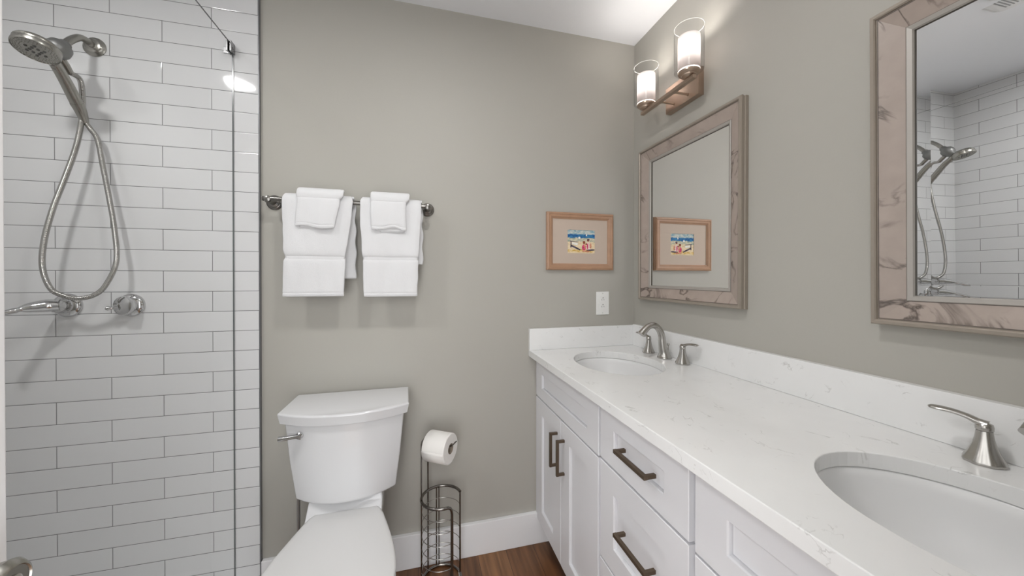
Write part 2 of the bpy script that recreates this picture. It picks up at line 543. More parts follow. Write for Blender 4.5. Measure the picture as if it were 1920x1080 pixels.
# fixed glass panel
gp = thing('shower_glass_panel', 'clear fixed frameless glass panel standing beside the tiled shower', 'shower screen', (-.683, 1.15, .086))
GX, GT = -.683, 2.140
bm = bmesh.new()
box(bm, GX-.0026, GX+.0026, .70, TY-.003, .088, GT)
for f in bm.faces:
    f.material_index = 0 if abs(f.calc_center_median().x - GX) > .002 else 1
obj('glass_pane', bm, [SHGLASS, SHEDGE], gp, smooth=False)
zc = 2.1225
bm = bmesh.new()
box(bm, GX-.030, GX+.004, TY-.003, TY, zc-.012, zc+.010)
box(bm, GX-.0085, GX-.0030, TY-.034, TY-.003, zc-.017, zc+.0175)
box(bm, GX+.0030, GX+.0085, TY-.034, TY-.003, zc-.017, zc+.0175)
box(bm, GX-.0085, GX+.0085, TY-.034, TY-.003, zc+.0176, zc+.0215)
lathe(bm, [(.005, 0), (.005, .002)], (GX+.0085, TY-.018, zc), (1, 0, 0), 16)
lathe(bm, [(.003, 0), (.0025, .0015)], (GX-.020, TY-.003, zc-.001), (0, -1, 0), 12)
obj('glass_clamp', bm, plain('clamp metal', (.30, .30, .30), .25, metal=1), gp, smooth=False, bevel=.0006, label='polished metal wall clamp')

# the open door at the left edge
door = bmesh.new()
box(door, -.51, -.475, YF+.014, .5635, .01, 2.05)
dr = struct('door_1', door, DOORM, smooth=False, bevel=.002)
bm = bmesh.new()
kx, ky, kz = -.475, .499, .932
lathe(bm, [(.032, 0), (.032, .006), (.026, .010), (.013, .012), (.012, .028), (.016, .032), (.0215, .042), (.0240, .052), (.0205, .058), (.0175, .060), (.0165, .0585), (.0, .0585)], (kx, ky, kz), (1, 0, 0), 40)
kn = obj('door_knob', bm, SHOWN, dr, label='brushed nickel privacy knob')
bm = bmesh.new()
lathe(bm, [(.0085, 0), (.0085, .002), (.007, .003), (0, .003)], (kx+.058, ky, kz), (1, 0, 0), 24)
box(bm, kx+.0607, kx+.0617, ky-.0012, ky+.0012, kz-.0055, kz+.0055, 1)
obj('privacy_button', bm, [NICKEL, BLACK], kn)
for z in (.25, 1.0, 1.8):
    bm = bmesh.new(); tube(bm, [(-.470, YF+.012, z-.045), (-.470, YF+.012, z+.045)], .006, 12)
    obj('door_hinge', bm, NICKEL, dr)

# ------------------------------------------------------------------ ceiling fixtures
def downlight(x, y, label, lens):
    t = thing('ceiling_light', label, 'ceiling light', (x, y, ZC), group='recessed ceiling lights')
    bm = bmesh.new(); lathe(bm, [(.068, 0), (.088, 0), (.088, -.004), (.068, -.007), (.066, -.003)], (x, y, ZC), seg=40, cap=False)
    obj('trim_ring', bm, SHEETW, t)
    bm = bmesh.new(); lathe(bm, [(.0675, -.002), (.0675, -.003), (0, -.003)], (x, y, ZC), seg=40)
    obj('light_lens', bm, lens, t, label='glowing round lens')
    return t
downlight(-1.05, .66, 'round recessed light glowing in the ceiling over the shower', LENSS)
downlight(.10, .62, 'unseen round light added in the ceiling over the middle of the floor', FILLM)  # fill light added out of view to brighten the room and counter

vt = thing('ceiling_vent', 'white louvred exhaust vent in the ceiling, seen in the large mirror', 'vent', (-.37, .90, ZC))
bm = bmesh.new()
def rr(cx, cy, hx, hy, r, z, n=6):
    out = []
    for sx, sy, a0 in ((1, 1, 0), (-1, 1, 90), (-1, -1, 180), (1, -1, 270)):
        for k in range(n+1):
            a = R(a0 + 90*k/n)
            out.append(Vector((cx + sx*(hx-r) + r*math.cos(a), cy + sy*(hy-r) + r*math.sin(a), z)))
    return out
loft(bm, [rr(-.37, .90, .135, .125, .03, ZC), rr(-.37, .90, .135, .125, .03, ZC-.008), rr(-.37, .90, .115, .105, .03, ZC-.022)])
obj('vent_cover', bm, SHEETW, vt, angle=30)
for k in range(15):
    yy = .90 - .077 + k*.011
    bm = bmesh.new(); box(bm, -.45, -.29, yy-.0022, yy+.0022, ZC-.0235, ZC-.0215)
    obj('vent_slot', bm, CAULK, vt, smooth=False)

# ------------------------------------------------------------------ shower fittings
SX = -1.10
ss = thing('hand_shower', 'brushed nickel hand shower on a wall arm with a looped metal hose', 'shower head', (SX, TY, 2.06))
bm = bmesh.new()
FL = Vector((SX, TY, 2.068))
lathe(bm, [(.033, 0), (.033, .003), (.029, .006), (.026, .007), (.022, .012), (.014, .014), (.012, .016)], FL, (0, -1, 0), 36)
obj('wall_flange', bm, SHOWN, ss)
bm = bmesh.new()
arm = spline([(SX, TY-.012, 2.068), (SX, 1.562, 2.071), (SX, 1.533, 2.064), (SX, 1.503, 2.037), (SX, 1.479, 2.006)], 6)
tube(bm, arm, .0105, 18)
obj('shower_arm', bm, SHOWN, ss)
# diverter body: a faceted cone from the arm down to the cradle
bm = bmesh.new()
ax = Vector((0, -.62, -.78)).normalized()
b0 = Vector((SX, 1.483, 2.011))
lathe(bm, [(.012, 0), (.0155, .003), (.017, .014), (.021, .019), (.0285, .028), (.0305, .044), (.0275, .056), (.021, .064), (.016, .076), (.012, .080)], b0, ax, 32)
obj('diverter', bm, plain('satin grey diverter', (.24, .24, .235), .45, metal=.8), ss, label='matte grey ball joint and diverter')
bm = bmesh.new()
o2 = b0 + ax*.050
tube(bm, [o2 + Vector((0, .010, -.010)), o2 + Vector((0, .030, -.028)), o2 + Vector((0, .046, -.046))], [.0095, .0105, .0095], 18)
obj('hose_outlet', bm, SHOWN, ss)
# head
hc = Vector((SX+.002, 1.389, 1.936))
hn = Vector((.0, -.30, -.955)).normalized()
bm = bmesh.new()
lathe(bm, [(.0, -.032), (.020, -.031), (.034, -.027), (.042, -.022), (.0465, -.017), (.0478, -.014), (.0464, -.012), (.0462, -.0075), (.0482, -.006), (.0488, .003), (.0476, .007), (.0458, .008), (.0448, .006), (0, .006)], hc, hn, 56)
hd = obj('spray_head', bm, SHOWN, ss)
u, v = frame_of(hn)
bm = bmesh.new()
for rr_, cnt in ((.0415, 34), (.036, 30), (.030, 24)):
    for k in range(cnt):
        a = 2*PI*k/cnt + rr_*90
        p = hc + hn*.006 + u*(rr_*math.cos(a)) + v*(rr_*math.sin(a))
        lathe(bm, [(.0013, 0), (.0010, .0016)], p, hn, 6)
ob = obj('spray_nozzle', bm, plain('light nozzles', (.42, .41, .38), .5), hd, label='rings of pale rubber nozzles')
ob['kind'] = 'stuff'
for k in range(12):
    a = 2*PI*k/12
    rr_ = .020 if k % 2 else .011
    p = hc + hn*.006 + u*(rr_*math.cos(a)) + v*(rr_*math.sin(a))
    bm = bmesh.new(); lathe(bm, [(.0038, 0), (.0030, .0016)], p, hn, 10)
    obj('massage_nozzle', bm, RUBBER, hd)
# handle of the wand
bm = bmesh.new()
hp = spline([(SX, 1.418, 1.949), (SX, 1.450, 1.924), (SX, 1.480, 1.893), (SX, 1.510, 1.853), (SX, 1.533, 1.822), (SX+.002, 1.5485, 1.784)], 5)
hr = [lerp_list([(0, .018), (.2, .0135), (.45, .0155), (.75, .0165), (.86, .0140), (1, .0095)], i/(len(hp)-1)) for i in range(len(hp))]
tube(bm, hp, hr, 20)
obj('wand_handle', bm, SHOWN, hd)
bm = bmesh.new()
tube(bm, [(SX, 1.5215, 1.8385), (SX, 1.5255, 1.8330)], .0172, 20)
obj('handle_collar', bm, SHOWN, hd)
bm = bmesh.new()
tube(bm, [hc + Vector((0, .050, -.012)), hc + Vector((0, .052, -.028))], [.006, .0045], 12)
obj('spray_lever', bm, DARKN, hd)
# looped hose (ribbed)
hz = [(SX, o2.y+.046, o2.z-.046), (SX+.002, 1.530, 1.922), (SX-.002, 1.545, 1.87), (SX-.002, 1.542, 1.80), (-1.112, 1.535, 1.70), (-1.136, 1.528, 1.593), (-1.162, 1.520, 1.486), (-1.181, 1.515, 1.38),
      (-1.184, 1.512, 1.292), (-1.163, 1.510, 1.222), (-1.13, 1.512, 1.196), (-1.094, 1.516, 1.187), (-1.056, 1.520, 1.198), (-1.028, 1.524, 1.232), (-1.003, 1.530, 1.312), (-1.014, 1.540, 1.421), (-1.033, 1.548, 1.528), (-1.052, 1.552, 1.635), (-1.068, 1.554, 1.730), (-1.086, 1.553, 1.765), (SX+.002, 1.548, 1.788)]
hpts = spline(hz, 26)
# resample evenly
seglen = [0]
for a, b in zip(hpts[:-1], hpts[1:]): seglen.append(seglen[-1] + (b-a).length)
tot = seglen[-1]
N = int(tot/.0011)
res = []; j = 0
for i in range(N+1):
    s = tot*i/N
    while j < len(seglen)-2 and seglen[j+1] < s: j += 1
    t = (s-seglen[j])/max(1e-9, seglen[j+1]-seglen[j])
    res.append(hpts[j].lerp(hpts[j+1], t))
bm = bmesh.new()
tube(bm, res, [.0078 if i % 4 < 2 else .0069 for i in range(N+1)], 10)
obj('hose', bm, plain('hose metal', (.42, .41, .39), .25, metal=1), ss, label='ribbed flexible metal hose', angle=80)

def valve_handle(px, pz, lever, label):
    t = thing('shower_valve', label, 'shower valve', (px, TY, pz), group='shower valves')
    bm = bmesh.new()
    lathe(bm, [(.041, 0), (.041, .004), (.038, .010), (.033, .014), (.026, .017), (.024, .022), (.0, .022)], (px, TY, pz), (0, -1, 0), 40)
    obj('escutcheon', bm, CHROME, t)
    bm = bmesh.new()
    if lever == 'long':
        lathe(bm, [(.019, 0), (.021, .02), (.019, .034), (.010, .040), (0, .041)], (px, TY-.020, pz), (0, -1, 0), 28)
        pts = spline([(px+.012, TY-.045, pz+.004), (px-.012, TY-.058, pz+.003), (px-.035, TY-.082, pz-.001), (px-.048, TY-.102, pz-.006), (px-.068, TY-.124, pz-.015), (px-.084, TY-.140, pz-.024), (px-.092, TY-.147, pz-.029)], 4)
        n = len(pts)
        rad = [lerp_list([(0, .024), (.18, .0275), (.38, .018), (.5, .0095), (.55, .0120), (.60, .0100), (.8, .0140), (.92, .0130), (1, .006)], i/(n-1)) for i in range(n)]
        tube(bm, pts, rad, 18, flat=(1, .8))
    else:
        lathe(bm, [(.022, 0), (.031, .006), (.034, .014), (.032, .022), (.022, .027), (0, .029)], (px+.002, TY-.018, pz), (-.25, -.97, 0), 32)
        tube(bm, [(px-.010, TY-.036, pz-.004), (px-.028, TY-.040, pz-.006), (px-.034, TY-.042, pz-.007), (px-.041, TY-.044, pz-.008), (px-.046, TY-.046, pz-.009)], [.014, .0050, .0065, .0075, .003], 14)
    obj('valve_lever', bm, CHROME, t)
    return t
valve_handle(-1.178, 1.160, 'long', 'chrome shower valve with a long lever pointing left below the hose loop')
valve_handle(-1.000, 1.157, 'short', 'round chrome shower diverter knob on the tile, right of the hose loop')

# ------------------------------------------------------------------ towel bar
BZ, BY = 1.555, D-.070
tb = thing('towel_bar', 'dark nickel towel bar with round rosettes mounted above the toilet', 'towel bar', (-.258, D, BZ))
bm = bmesh.new()
tube(bm, [(-.552, BY, BZ), (.048, BY, BZ)], .0088, 20)
obj('bar', bm, DARKN, tb)
for x, sgn in ((-.548, -1), (.040, 1)):
    bm = bmesh.new()
    lathe(bm, [(.029, 0), (.029, .004), (.026, .008), (.021, .010), (.019, .015), (.012, .019), (.010, .030), (.0095, .060), (.013, .064), (.014, .072), (.011, .080), (.004, .083), (0, .083)], (x, D, BZ-.002), (0, -1, 0), 36)
    obj('mounting_post', bm, DARKN, tb)
bm = bmesh.new()
lathe(bm, [(.0085, 0), (.010, .004), (.0075, .010), (.0100, .011), (.007, .015), (0, .016)], (-.552, BY, BZ), (-1, 0, 0), 20)
obj('finial', bm, DARKN, tb)

# ------------------------------------------------------------------ towels
def cloth(name, mat, prof, xl, xr, thick, parent=None, nx=34, amp=.003, seed=0, wav=None, sub=1, ztop=None):
    """prof: centre line [(offset from wall, z, side)] from the front hem over the bar to the rear hem"""
    P = spline([(o, z, 0) for o, z, s in prof], 7)
    L = [0]
    for a, b in zip(P[:-1], P[1:]): L.append(L[-1] + (b-a).length)
    if ztop is None: ztop = max(p[1] for p in P)
    itop = max(range(len(P)), key=lambda i: P[i][1])
    bm = bmesh.new()
    rows = []
    for i, p in enumerate(P):
        side = 0 if i <= itop else 1
        a, b = xl(p[1], side), xr(p[1], side)
        row = []
        for k in range(nx+1):
            t = k/nx
            x = a + (b-a)*t
            q = Vector((x*9 + seed*5.3, p[1]*4 + (3.1 if side else 0), seed))
            fall = min(1, (ztop-p[1])/.06)
            o = p[0] + amp*fall*(noise.noise(q)*1.7 + .8*noise.noise(q*2.6))
            x += .0022*fall*noise.noise(Vector((k*.05, p[1]*24, seed*3.3+side)))
            e = abs(2*t-1)
            if side == 0: o -= .004*max(0, e-.86)/.14
            z = p[1]
            if wav:
                hem = max(0, 1 - abs(z - (P[0][1] if side == 0 else P[-1][1]))/.05)
                z += wav(t)*hem
            row.append(bm.verts.new((x, D-o, z)))
        rows.append(row)
    for ra, rb in zip(rows[:-1], rows[1:]):
        for k in range(nx): bm.faces.new((ra[k], ra[k+1], rb[k+1], rb[k]))
    o = obj(name, bm, mat, parent)
    for m_ in list(o.modifiers): o.modifiers.remove(m_)
    s = o.modifiers.new('solid', 'SOLIDIFY'); s.thickness = thick; s.offset = 0
    if sub:
        b = o.modifiers.new('sub', 'SUBSURF'); b.levels = b.render_levels = sub
    return o

def tab(*rows):
    t = sorted(rows)
    return lambda z: lerp_list(t, z)

def bath_towel(label, fl, fr, rl, rr2, zb, zrear, seed, bx):
    t = thing('bath_towel', label, 'towel', ((bx[0]+bx[1])/2, D-.07, zb), group='folded white bath towels on the bar')
    fL, fR = tab(*fl), tab(*fr)
    xl = lambda z, s: fL(z) if s == 0 else rl
    def xr(z, s):
        if s == 0: return fR(z)
        return rr2 + .003*math.sin(z*70+seed)
    prof = [(.0915, zb, 0), (.0935, zb+.007, 0), (.0905, zb+.0125, 0), (.0940, zb+.018, 0), (.094, zb+.06, 0), (.093, 1.315, 0), (.086, 1.330, 0), (.086, 1.338, 0), (.095, 1.353, 0), (.094, 1.43, 0), (.0925, 1.50, 0), (.092, 1.545, 0), (.087, 1.563, 0), (.078, 1.5715, 0), (.070, 1.573, 0),
            (.060, 1.570, 0), (.052, 1.556, 0), (.050, 1.53, 0), (.049, 1.45, 0), (.046, 1.35, 0), (.044, zrear, 0)]
    cloth('towel_body', TERRY, prof, xl, xr, .0125, t, seed=seed, nx=40, amp=.0042)
    # second fold layer inside, peeking out at the hem
    prof2 = [(.0795, zb-.004, 0), (.080, zb+.06, 0), (.0785, 1.33, 0), (.0785, 1.42, 0)]
    cloth('inner_fold', TERRY, prof2, lambda z, s: fL(zb)+.006, lambda z, s: fR(zb)-.003, .009, t, seed=seed+3, nx=24, amp=.001)
    # flat woven border
    w0, w1 = fL(1.335), fR(1.335)
    prof3 = [(.0935, 1.321, 0), (.0945, 1.326, 0), (.0945, 1.338, 0), (.0935, 1.342, 0)]
    cloth('woven_border', FLATW, prof3, lambda z, s: w0+.001, lambda z, s: w1-.001, .0040, t, seed=seed, nx=40, amp=.0042, sub=0, ztop=1.573)
    return t
bath_towel('wider white bath towel hanging on the bar, left of the other towel',
           [(1.575, -.489), (1.56, -.494), (1.50, -.494), (1.36, -.488), (1.335, -.481), (1.32, -.488), (1.187, -.494)],
           [(1.575, -.253), (1.555, -.247), (1.50, -.250), (1.36, -.272), (1.335, -.277), (1.32, -.274), (1.187, -.281)],
           -.468, -.243, 1.187, 1.252, 1, (-.49, -.28))
bath_towel('narrower white bath towel hanging on the bar, right of the other towel',
           [(1.575, -.216), (1.56, -.221), (1.50, -.222), (1.36, -.214), (1.335, -.210), (1.32, -.212), (1.183, -.207)],
           [(1.575, .006), (1.56, .013), (1.50, .013), (1.36, .004), (1.335, -.001), (1.32, .002), (1.183, -.003)],
           -.200, .0195, 1.183, 1.312, 2, (-.21, 0))

def washcloth(label, x0, x1, x0b, x1b, seed, wav, zb):
    t = thing('washcloth', label, 'washcloth', ((x0+x1)/2, D-.07, zb), group='folded white washcloths over the towels')
    L = tab((1.60, x0+.004), (1.59, x0), (1.57, x0), (1.558, x0+.003), (1.53, x0+.001), (zb, x0b))
    Rr = tab((1.60, x1-.004), (1.59, x1), (1.57, x1-.002), (1.558, x1-.014), (1.53, x1-.015), (zb, x1b))
    prof = [(.1115, zb, 0), (.1132, zb+.006, 0), (.1108, zb+.010, 0), (.1132, zb+.015, 0), (.1135, zb+.035, 0), (.1125, 1.53, 0), (.1105, 1.553, 0), (.1075, 1.558, 0), (.1095, 1.564, 0), (.1090, 1.578, 0), (.100, 1.592, 0), (.085, 1.597, 0), (.070, 1.598, 0), (.052, 1.594, 0), (.040, 1.580, 0), (.035, 1.56, 0), (.034, 1.49, 0)]
    cloth('washcloth_body', TERRY, prof, lambda z, s: L(z) if s == 0 else x0+.006, lambda z, s: Rr(z) if s == 0 else x1-.012, .0085, t, seed=seed, wav=wav, nx=30, amp=.0032)
    for q, (o_, dz, dx0, dx1) in enumerate(((.1062, -.006, .014, .004), (.1040, -.010, .030, .006))):
        pr = [(o_-.0005, zb+dz, 0), (o_, zb+.03, 0), (o_-.001, 1.50, 0), (o_-.001, 1.54, 0)]
        cloth('fold_layer', TERRY, pr, lambda z, s: x0b+dx0, lambda z, s: x1b-dx1, .0022, t, seed=seed+q+4, nx=20, amp=.0008)
    return t
washcloth('left folded white washcloth, draped over the wider towel', -.440, -.277, -.446, -.311, 5, lambda t: .004*math.sin(t*7) - .006*t, 1.452)
washcloth('right folded white washcloth, draped over the narrower towel, hem arched', -.181, -.032, -.177, -.045, 8, lambda t: .012*math.exp(-((t-.62)/.22)**2) - .003*t, 1.448)

# ------------------------------------------------------------------ picture
pc = thing('framed_picture', 'small beach watercolour in a light wood frame above the outlet', 'picture', (.768, D, 1.294), group=None)
PX0, PX1, PZ0, PZ1 = .592, .945, 1.294, 1.5715
def mitred(bm, y0z, prof, mi=0, out=(PX0, PX1, PZ0, PZ1)):
    x0, x1, z0, z1 = out
    rings = []
    for d, h in prof:
        rings.append([Vector((x0+d, D-h, z0+d)), Vector((x1-d, D-h, z0+d)), Vector((x1-d, D-h, z1-d)), Vector((x0+d, D-h, z1-d))])
    loft(bm, rings, False, False, mi=mi)
bm = bmesh.new()
mitred(bm, 0, [(0, 0), (0, .014), (.003, .017), (.009, .019), (.012, .016), (.022, .0165), (.027, .012), (.031, .0105), (.031, .004)])
obj('frame', bm, OAK, pc, angle=20)
bm = bmesh.new()
wx0, wx1, wz0, wz1 = .701, .846, 1.376, 1.490
mitred(bm, 0, [(.030, .008), (.0 + wx0-PX0, .008)], out=(PX0, PX1, PZ0, PZ1))
bm.free()
bm = bmesh.new()
o4 = [Vector((PX0+.030, D-.008, PZ0+.030)), Vector((PX1-.030, D-.008, PZ0+.030)), Vector((PX1-.030, D-.008, PZ1-.030)), Vector((PX0+.030, D-.008, PZ1-.030))]
i4 = [Vector((wx0, D-.008, wz0)), Vector((wx1, D-.008, wz0)), Vector((wx1, D-.008, wz1)), Vector((wx0, D-.008, wz1))]
b4 = [p + Vector((0, .002, 0)) for p in i4]
ob4 = [p + Vector((0, .003, 0)) for p in o4]
loft(bm, [ob4, o4, i4, b4], False, False)
obj('mat_board', bm, MAT, pc, smooth=False)

def wcol(name, a, b, s=60):
    m, nt, p = nodes(name)
    tc = nt.nodes.new('ShaderNodeTexCoord')
    mp = nt.nodes.new('ShaderNodeMapping'); mp.inputs['Scale'].default_value = (1, 1, 2.2)
    n = nt.nodes.new('ShaderNodeTexNoise'); n.inputs['Scale'].default_value = s; n.inputs['Detail'].default_value = 4
    nt.links.new(tc.outputs['Object'], mp.inputs[0]); nt.links.new(mp.outputs[0], n.inputs['Vector'])
    r = nt.nodes.new('ShaderNodeValToRGB')
    r.color_ramp.elements[0].position = .38; r.color_ramp.elements[0].color = (*lin(a), 1)
    r.color_ramp.elements[1].position = .62; r.color_ramp.elements[1].color = (*lin(b), 1)
    nt.links.new(n.outputs['Fac'], r.inputs[0]); nt.links.new(r.outputs[0], p.inputs['Base Color'])
    p.inputs['Roughness'].default_value = .8
    return m
SEAM = [wcol('paint sky', (120, 160, 175), (205, 205, 195)), wcol('paint sea', (25, 80, 140), (60, 130, 175)), wcol('paint surf', (150, 165, 150), (215, 205, 180)),
        wcol('paint sand', (215, 195, 160), (235, 215, 180)), wcol('paint yellow sand', (205, 165, 80), (230, 205, 150)), wcol('paint dark stroke', (50, 45, 60), (100, 90, 105)),
        wcol('paint hair', (95, 45, 30), (150, 80, 55)), wcol('paint pink', (190, 40, 90), (225, 90, 130)), wcol('paint skin', (190, 120, 90), (225, 165, 130)),
        wcol('paint shirt', (225, 190, 180), (240, 220, 215)), wcol('paint white', (235, 232, 225), (250, 248, 240))]
bm = bmesh.new()
pw, ph = wx1-wx0, wz1-wz0
def pq(pts, mi, dy):
    vs = [bm.verts.new((wx0 + pw*a, D-.006-dy, wz0 + ph*b)) for a, b in pts]
    bm.faces.new(vs).material_index = mi
def wavy(b0, b1, mi, amp, seed, dy):
    n = 24
    top = [(k/n, min(1, b1 + amp*noise.noise(Vector((k*.45, seed, 0))))) for k in range(n+1)]
    bot = [(k/n, max(0, b0 + amp*noise.noise(Vector((k*.45, seed+5, 0))))) for k in range(n+1)]
    pq(bot + top[::-1], mi, dy)
def blob(cx, cy, rx, ry, mi, dy, seed=0, n=16):
    pq([(cx + rx*math.cos(2*PI*k/n)*(1+.15*noise.noise(Vector((k*.9, seed, 1)))), cy + ry*math.sin(2*PI*k/n)*(1+.15*noise.noise(Vector((k*.9, seed, 4))))) for k in range(n)], mi, dy)
pq([(0, 0), (1, 0), (1, 1), (0, 1)], 3, 0)
wavy(.80, 1.0, 0, .004, 1, .0002)
wavy(.64, .81, 1, .012, 2, .0003)
wavy(.50, .66, 2, .07, 3, .0004)
wavy(.06, .15, 4, .06, 4, .0004)
# beached boat
pq([(.10, .30), (.45, .12), (.48, .16), (.30, .28), (.13, .36)], 5, .0006)
pq([(.10, .24), (.14, .24), (.14, .52), (.11, .52)], 5, .0007)
pq([(.08, .50), (.40, .47), (.40, .49), (.08, .53)], 5, .0007)
pq([(.16, .38), (.36, .34), (.38, .43), (.17, .47)], 10, .00065)
blob(.43, .66, .04, .05, 10, .0006, 3)
pq([(.70, .86), (.72, .74), (.66, .75)], 10, .0006)
# two people sitting on the sand, seen from behind
blob(.60, .25, .075, .13, 7, .0009, 1)
blob(.635, .30, .03, .10, 8, .00095, 12)
blob(.60, .455, .042, .055, 6, .0010, 2)
blob(.60, .49, .048, .04, 6, .0011, 3)
blob(.77, .31, .095, .17, 9, .0008, 5)
blob(.845, .33, .035, .12, 8, .0009, 6)
blob(.73, .30, .025, .12, 7, .0009, 8)
blob(.75, .565, .042, .055, 6, .0010, 7)
blob(.76, .595, .048, .035, 5, .0011, 9)
blob(.685, .40, .03, .04, 6, .0011, 11)
pq([(.68, .09), (.99, .13), (.99, .19), (.86, .18), (.70, .15)], 5, .0010)
pq([(.52, .07), (.78, .05), (.80, .12), (.54, .13)], 8, .0011)
obj('print', bm, SEAM, pc, smooth=False, label='small watercolour of two people sitting on a beach')

# ------------------------------------------------------------------ outlet
ol = thing('wall_outlet', 'white duplex outlet plate on the back wall above the side splash', 'outlet', (.892, D, 1.130))
bm = bmesh.new(); box(bm, .857, .927, D-.005, D, 1.072, 1.187)
obj('cover_plate', bm, PLAST, ol, smooth=False, bevel=.0018, seg=2)
bm = bmesh.new(); box(bm, .8755, .9085, D-.0072, D-.005, 1.0965, 1.1625)
rc = obj('receptacle', bm, PLAST, ol, smooth=False, bevel=.0006)
bm = bmesh.new()
for zc in (1.147, 1.113):
    box(bm, .8855, .887, D-.0078, D-.0070, zc-.004, zc+.004)
    box(bm, .8965, .8980, D-.0078, D-.0070, zc-.003, zc+.003)
    lathe(bm, [(.0024, 0), (.0024, .0008)], (.892, D-.0070, zc+.009), (0, -1, 0), 12)
obj('slots', bm, BLACK, rc, smooth=False)
SCREWM = plain('screw', (.6, .6, .58), .4)
for zc in (1.178, 1.081):
    bm = bmesh.new(); lathe(bm, [(.0026, 0), (.002, .001)], (.892, D-.005, zc), (0, -1, 0), 12)
    obj('screw', bm, SCREWM, ol)

# ------------------------------------------------------------------ toilet
TX = -.253
tl = thing('toilet', 'white two-piece toilet with its lid closed against the back wall', 'toilet', (TX, 1.3, 0))
def plan(hwb, yb, hwf, yc, ymid, z, n=20, cx=TX):
    ring = [Vector((cx+hwb, yb, z))]
    for k in range(n+1):
        t = k/n*2-1      # from right to left
        x = cx - hwf*t
        y = yc - (yc-ymid)*(1-abs(t)**2.2)
        ring.append(Vector((x, y, z)))
    ring.append(Vector((cx-hwb, yb, z)))
    return ring
bm = bmesh.new()
loft(bm, [plan(.150, 1.588, .157, 1.435, 1.372, .456), plan(.163, 1.590, .170, 1.420, 1.354, .465), plan(.185, 1.590, .187, 1.412, 1.350, .600), plan(.198, 1.590, .2015, 1.406, 1.345, .755)])
tk = obj('tank', bm, PORC, tl, bevel=.007, seg=3, angle=28)
bm = bmesh.new()
loft(bm, [plan(.208, 1.592, .213, 1.398, 1.334, .7475), plan(.213, 1.594, .2195, 1.395, 1.327, .780), plan(.2125, 1.594, .2185, 1.396, 1.329, .784), plan(.210, 1.592, .215, 1.400, 1.333, .7865)])
obj('tank_lid', bm, PORC, tl, bevel=.003, seg=3, angle=40)
# flush lever
bm = bmesh.new()
lvx, lvz = -.391, .712
lvy = 1.388
lathe(bm, [(.0230, -.004), (.0230, .004), (.0200, .007), (.010, .009), (.009, .016), (.012, .018), (.012, .026), (.009, .029), (0, .029)], (lvx, lvy, lvz), (-.2, -.98, 0), 30)
lever = [(lvx, lvy-.022, lvz), (lvx-.025, lvy-.0215, lvz-.002), (lvx-.050, lvy-.021, lvz-.004), (lvx-.068, lvy-.0205, lvz-.0055)]
tube(bm, lever, [(.009, .008), (.0085, .007), (.010, .008), (.010, .009)], 14)
obj('flush_lever', bm, CHROME, tl)
HW = [(.885, 0), (.8875, .050), (.893, .078), (.905, .108), (.925, .135), (.955, .158), (.99, .173), (1.03, .182), (1.07, .186), (1.12, .182), (1.17, .173), (1.22, .161), (1.28, .144), (1.33, .129), (1.36, .117), (1.378, .104)]
CX2 = -.2475
def seat_ring(z, inset=0, back=1.378, sc=1.0):
    R_, L_ = [], []
    for y, w in HW:
        if w == 0:
            continue
        yy = 1.12 + (min(y, back)-1.12)*(1 - inset/.24)
        ww = max(.002, w*(1 - inset/.186))*sc
        R_.append(Vector((CX2+ww, yy, z))); L_.append(Vector((CX2-ww, yy, z)))
    fr = Vector((CX2, 1.12+(.8855-1.12)*(1-inset/.24), z))
    return [fr] + R_ + L_[::-1]
bm = bmesh.new()
loft(bm, [seat_ring(.385, .010), seat_ring(.388, .003), seat_ring(.402, .001), seat_ring(.4065, .008)])
obj('seat', bm, SEATM, tl, angle=50)
bm = bmesh.new()
loft(bm, [seat_ring(.408, .008), seat_ring(.410, .001), seat_ring(.4205, 0), seat_ring(.4245, .0025), seat_ring(.427, .008), seat_ring(.4285, .018), seat_ring(.4292, .028), seat_ring(.4296, .031), seat_ring(.4312, .060), seat_ring(.4325, .10), seat_ring(.4330, .14)])
obj('seat_lid', bm, SEATM, tl, angle=60)
bm = bmesh.new()
def bowl_ring(z, s, yshift=0, back=1.40):
    out = []
    for y, w in HW:
        if w == 0: continue
        out.append((CX2+(w-.006)*s, 1.14+(y-1.14)*(.35+.65*s)+yshift, z))
    out2 = [(2*CX2-x, y, zz) for x, y, zz in out[::-1]]
    fr = (CX2, 1.14+(.890-1.14)*(.35+.65*s)+yshift, z)
    return [Vector(p) for p in [fr]+out+out2]
loft(bm, [bowl_ring(0, .66, .06), bowl_ring(.02, .66, .06), bowl_ring(.05, .58, .07), bowl_ring(.15, .56, .06), bowl_ring(.22, .66, .04), bowl_ring(.29, .82, .02), bowl_ring(.345, .95, 0), bowl_ring(.368, .985, 0), bowl_ring(.384, .985, 0)])
# rear deck that carries the tank
def deck(z, hw, y0, y1=1.585):
    return [Vector((TX-hw, y0, z)), Vector((TX+hw, y0, z)), Vector((TX+hw, (y0+y1)/2, z)), Vector((TX+hw*.96, y1, z)), Vector((TX-hw*.96, y1, z)), Vector((TX-hw, (y0+y1)/2, z))]
loft(bm, [deck(0, .10, 1.25), deck(.18, .095, 1.27), deck(.30, .112, 1.30), deck(.39, .1255, 1.32), deck(.425, .1255, 1.372), deck(.446, .1245, 1.390), deck(.4625, .122, 1.400)])
obj('bowl', bm, PORC, tl, bevel=.006, seg=3, angle=40)
for s in (-1, 1):
    bm = bmesh.new()
    lathe(bm, [(.014, 0), (.013, .008), (.006, .012), (0, .012)], (TX + s*.115, 1.30, .02), (s, 0, .6), 18)
    obj('bolt_cap', bm, PORC, tl)
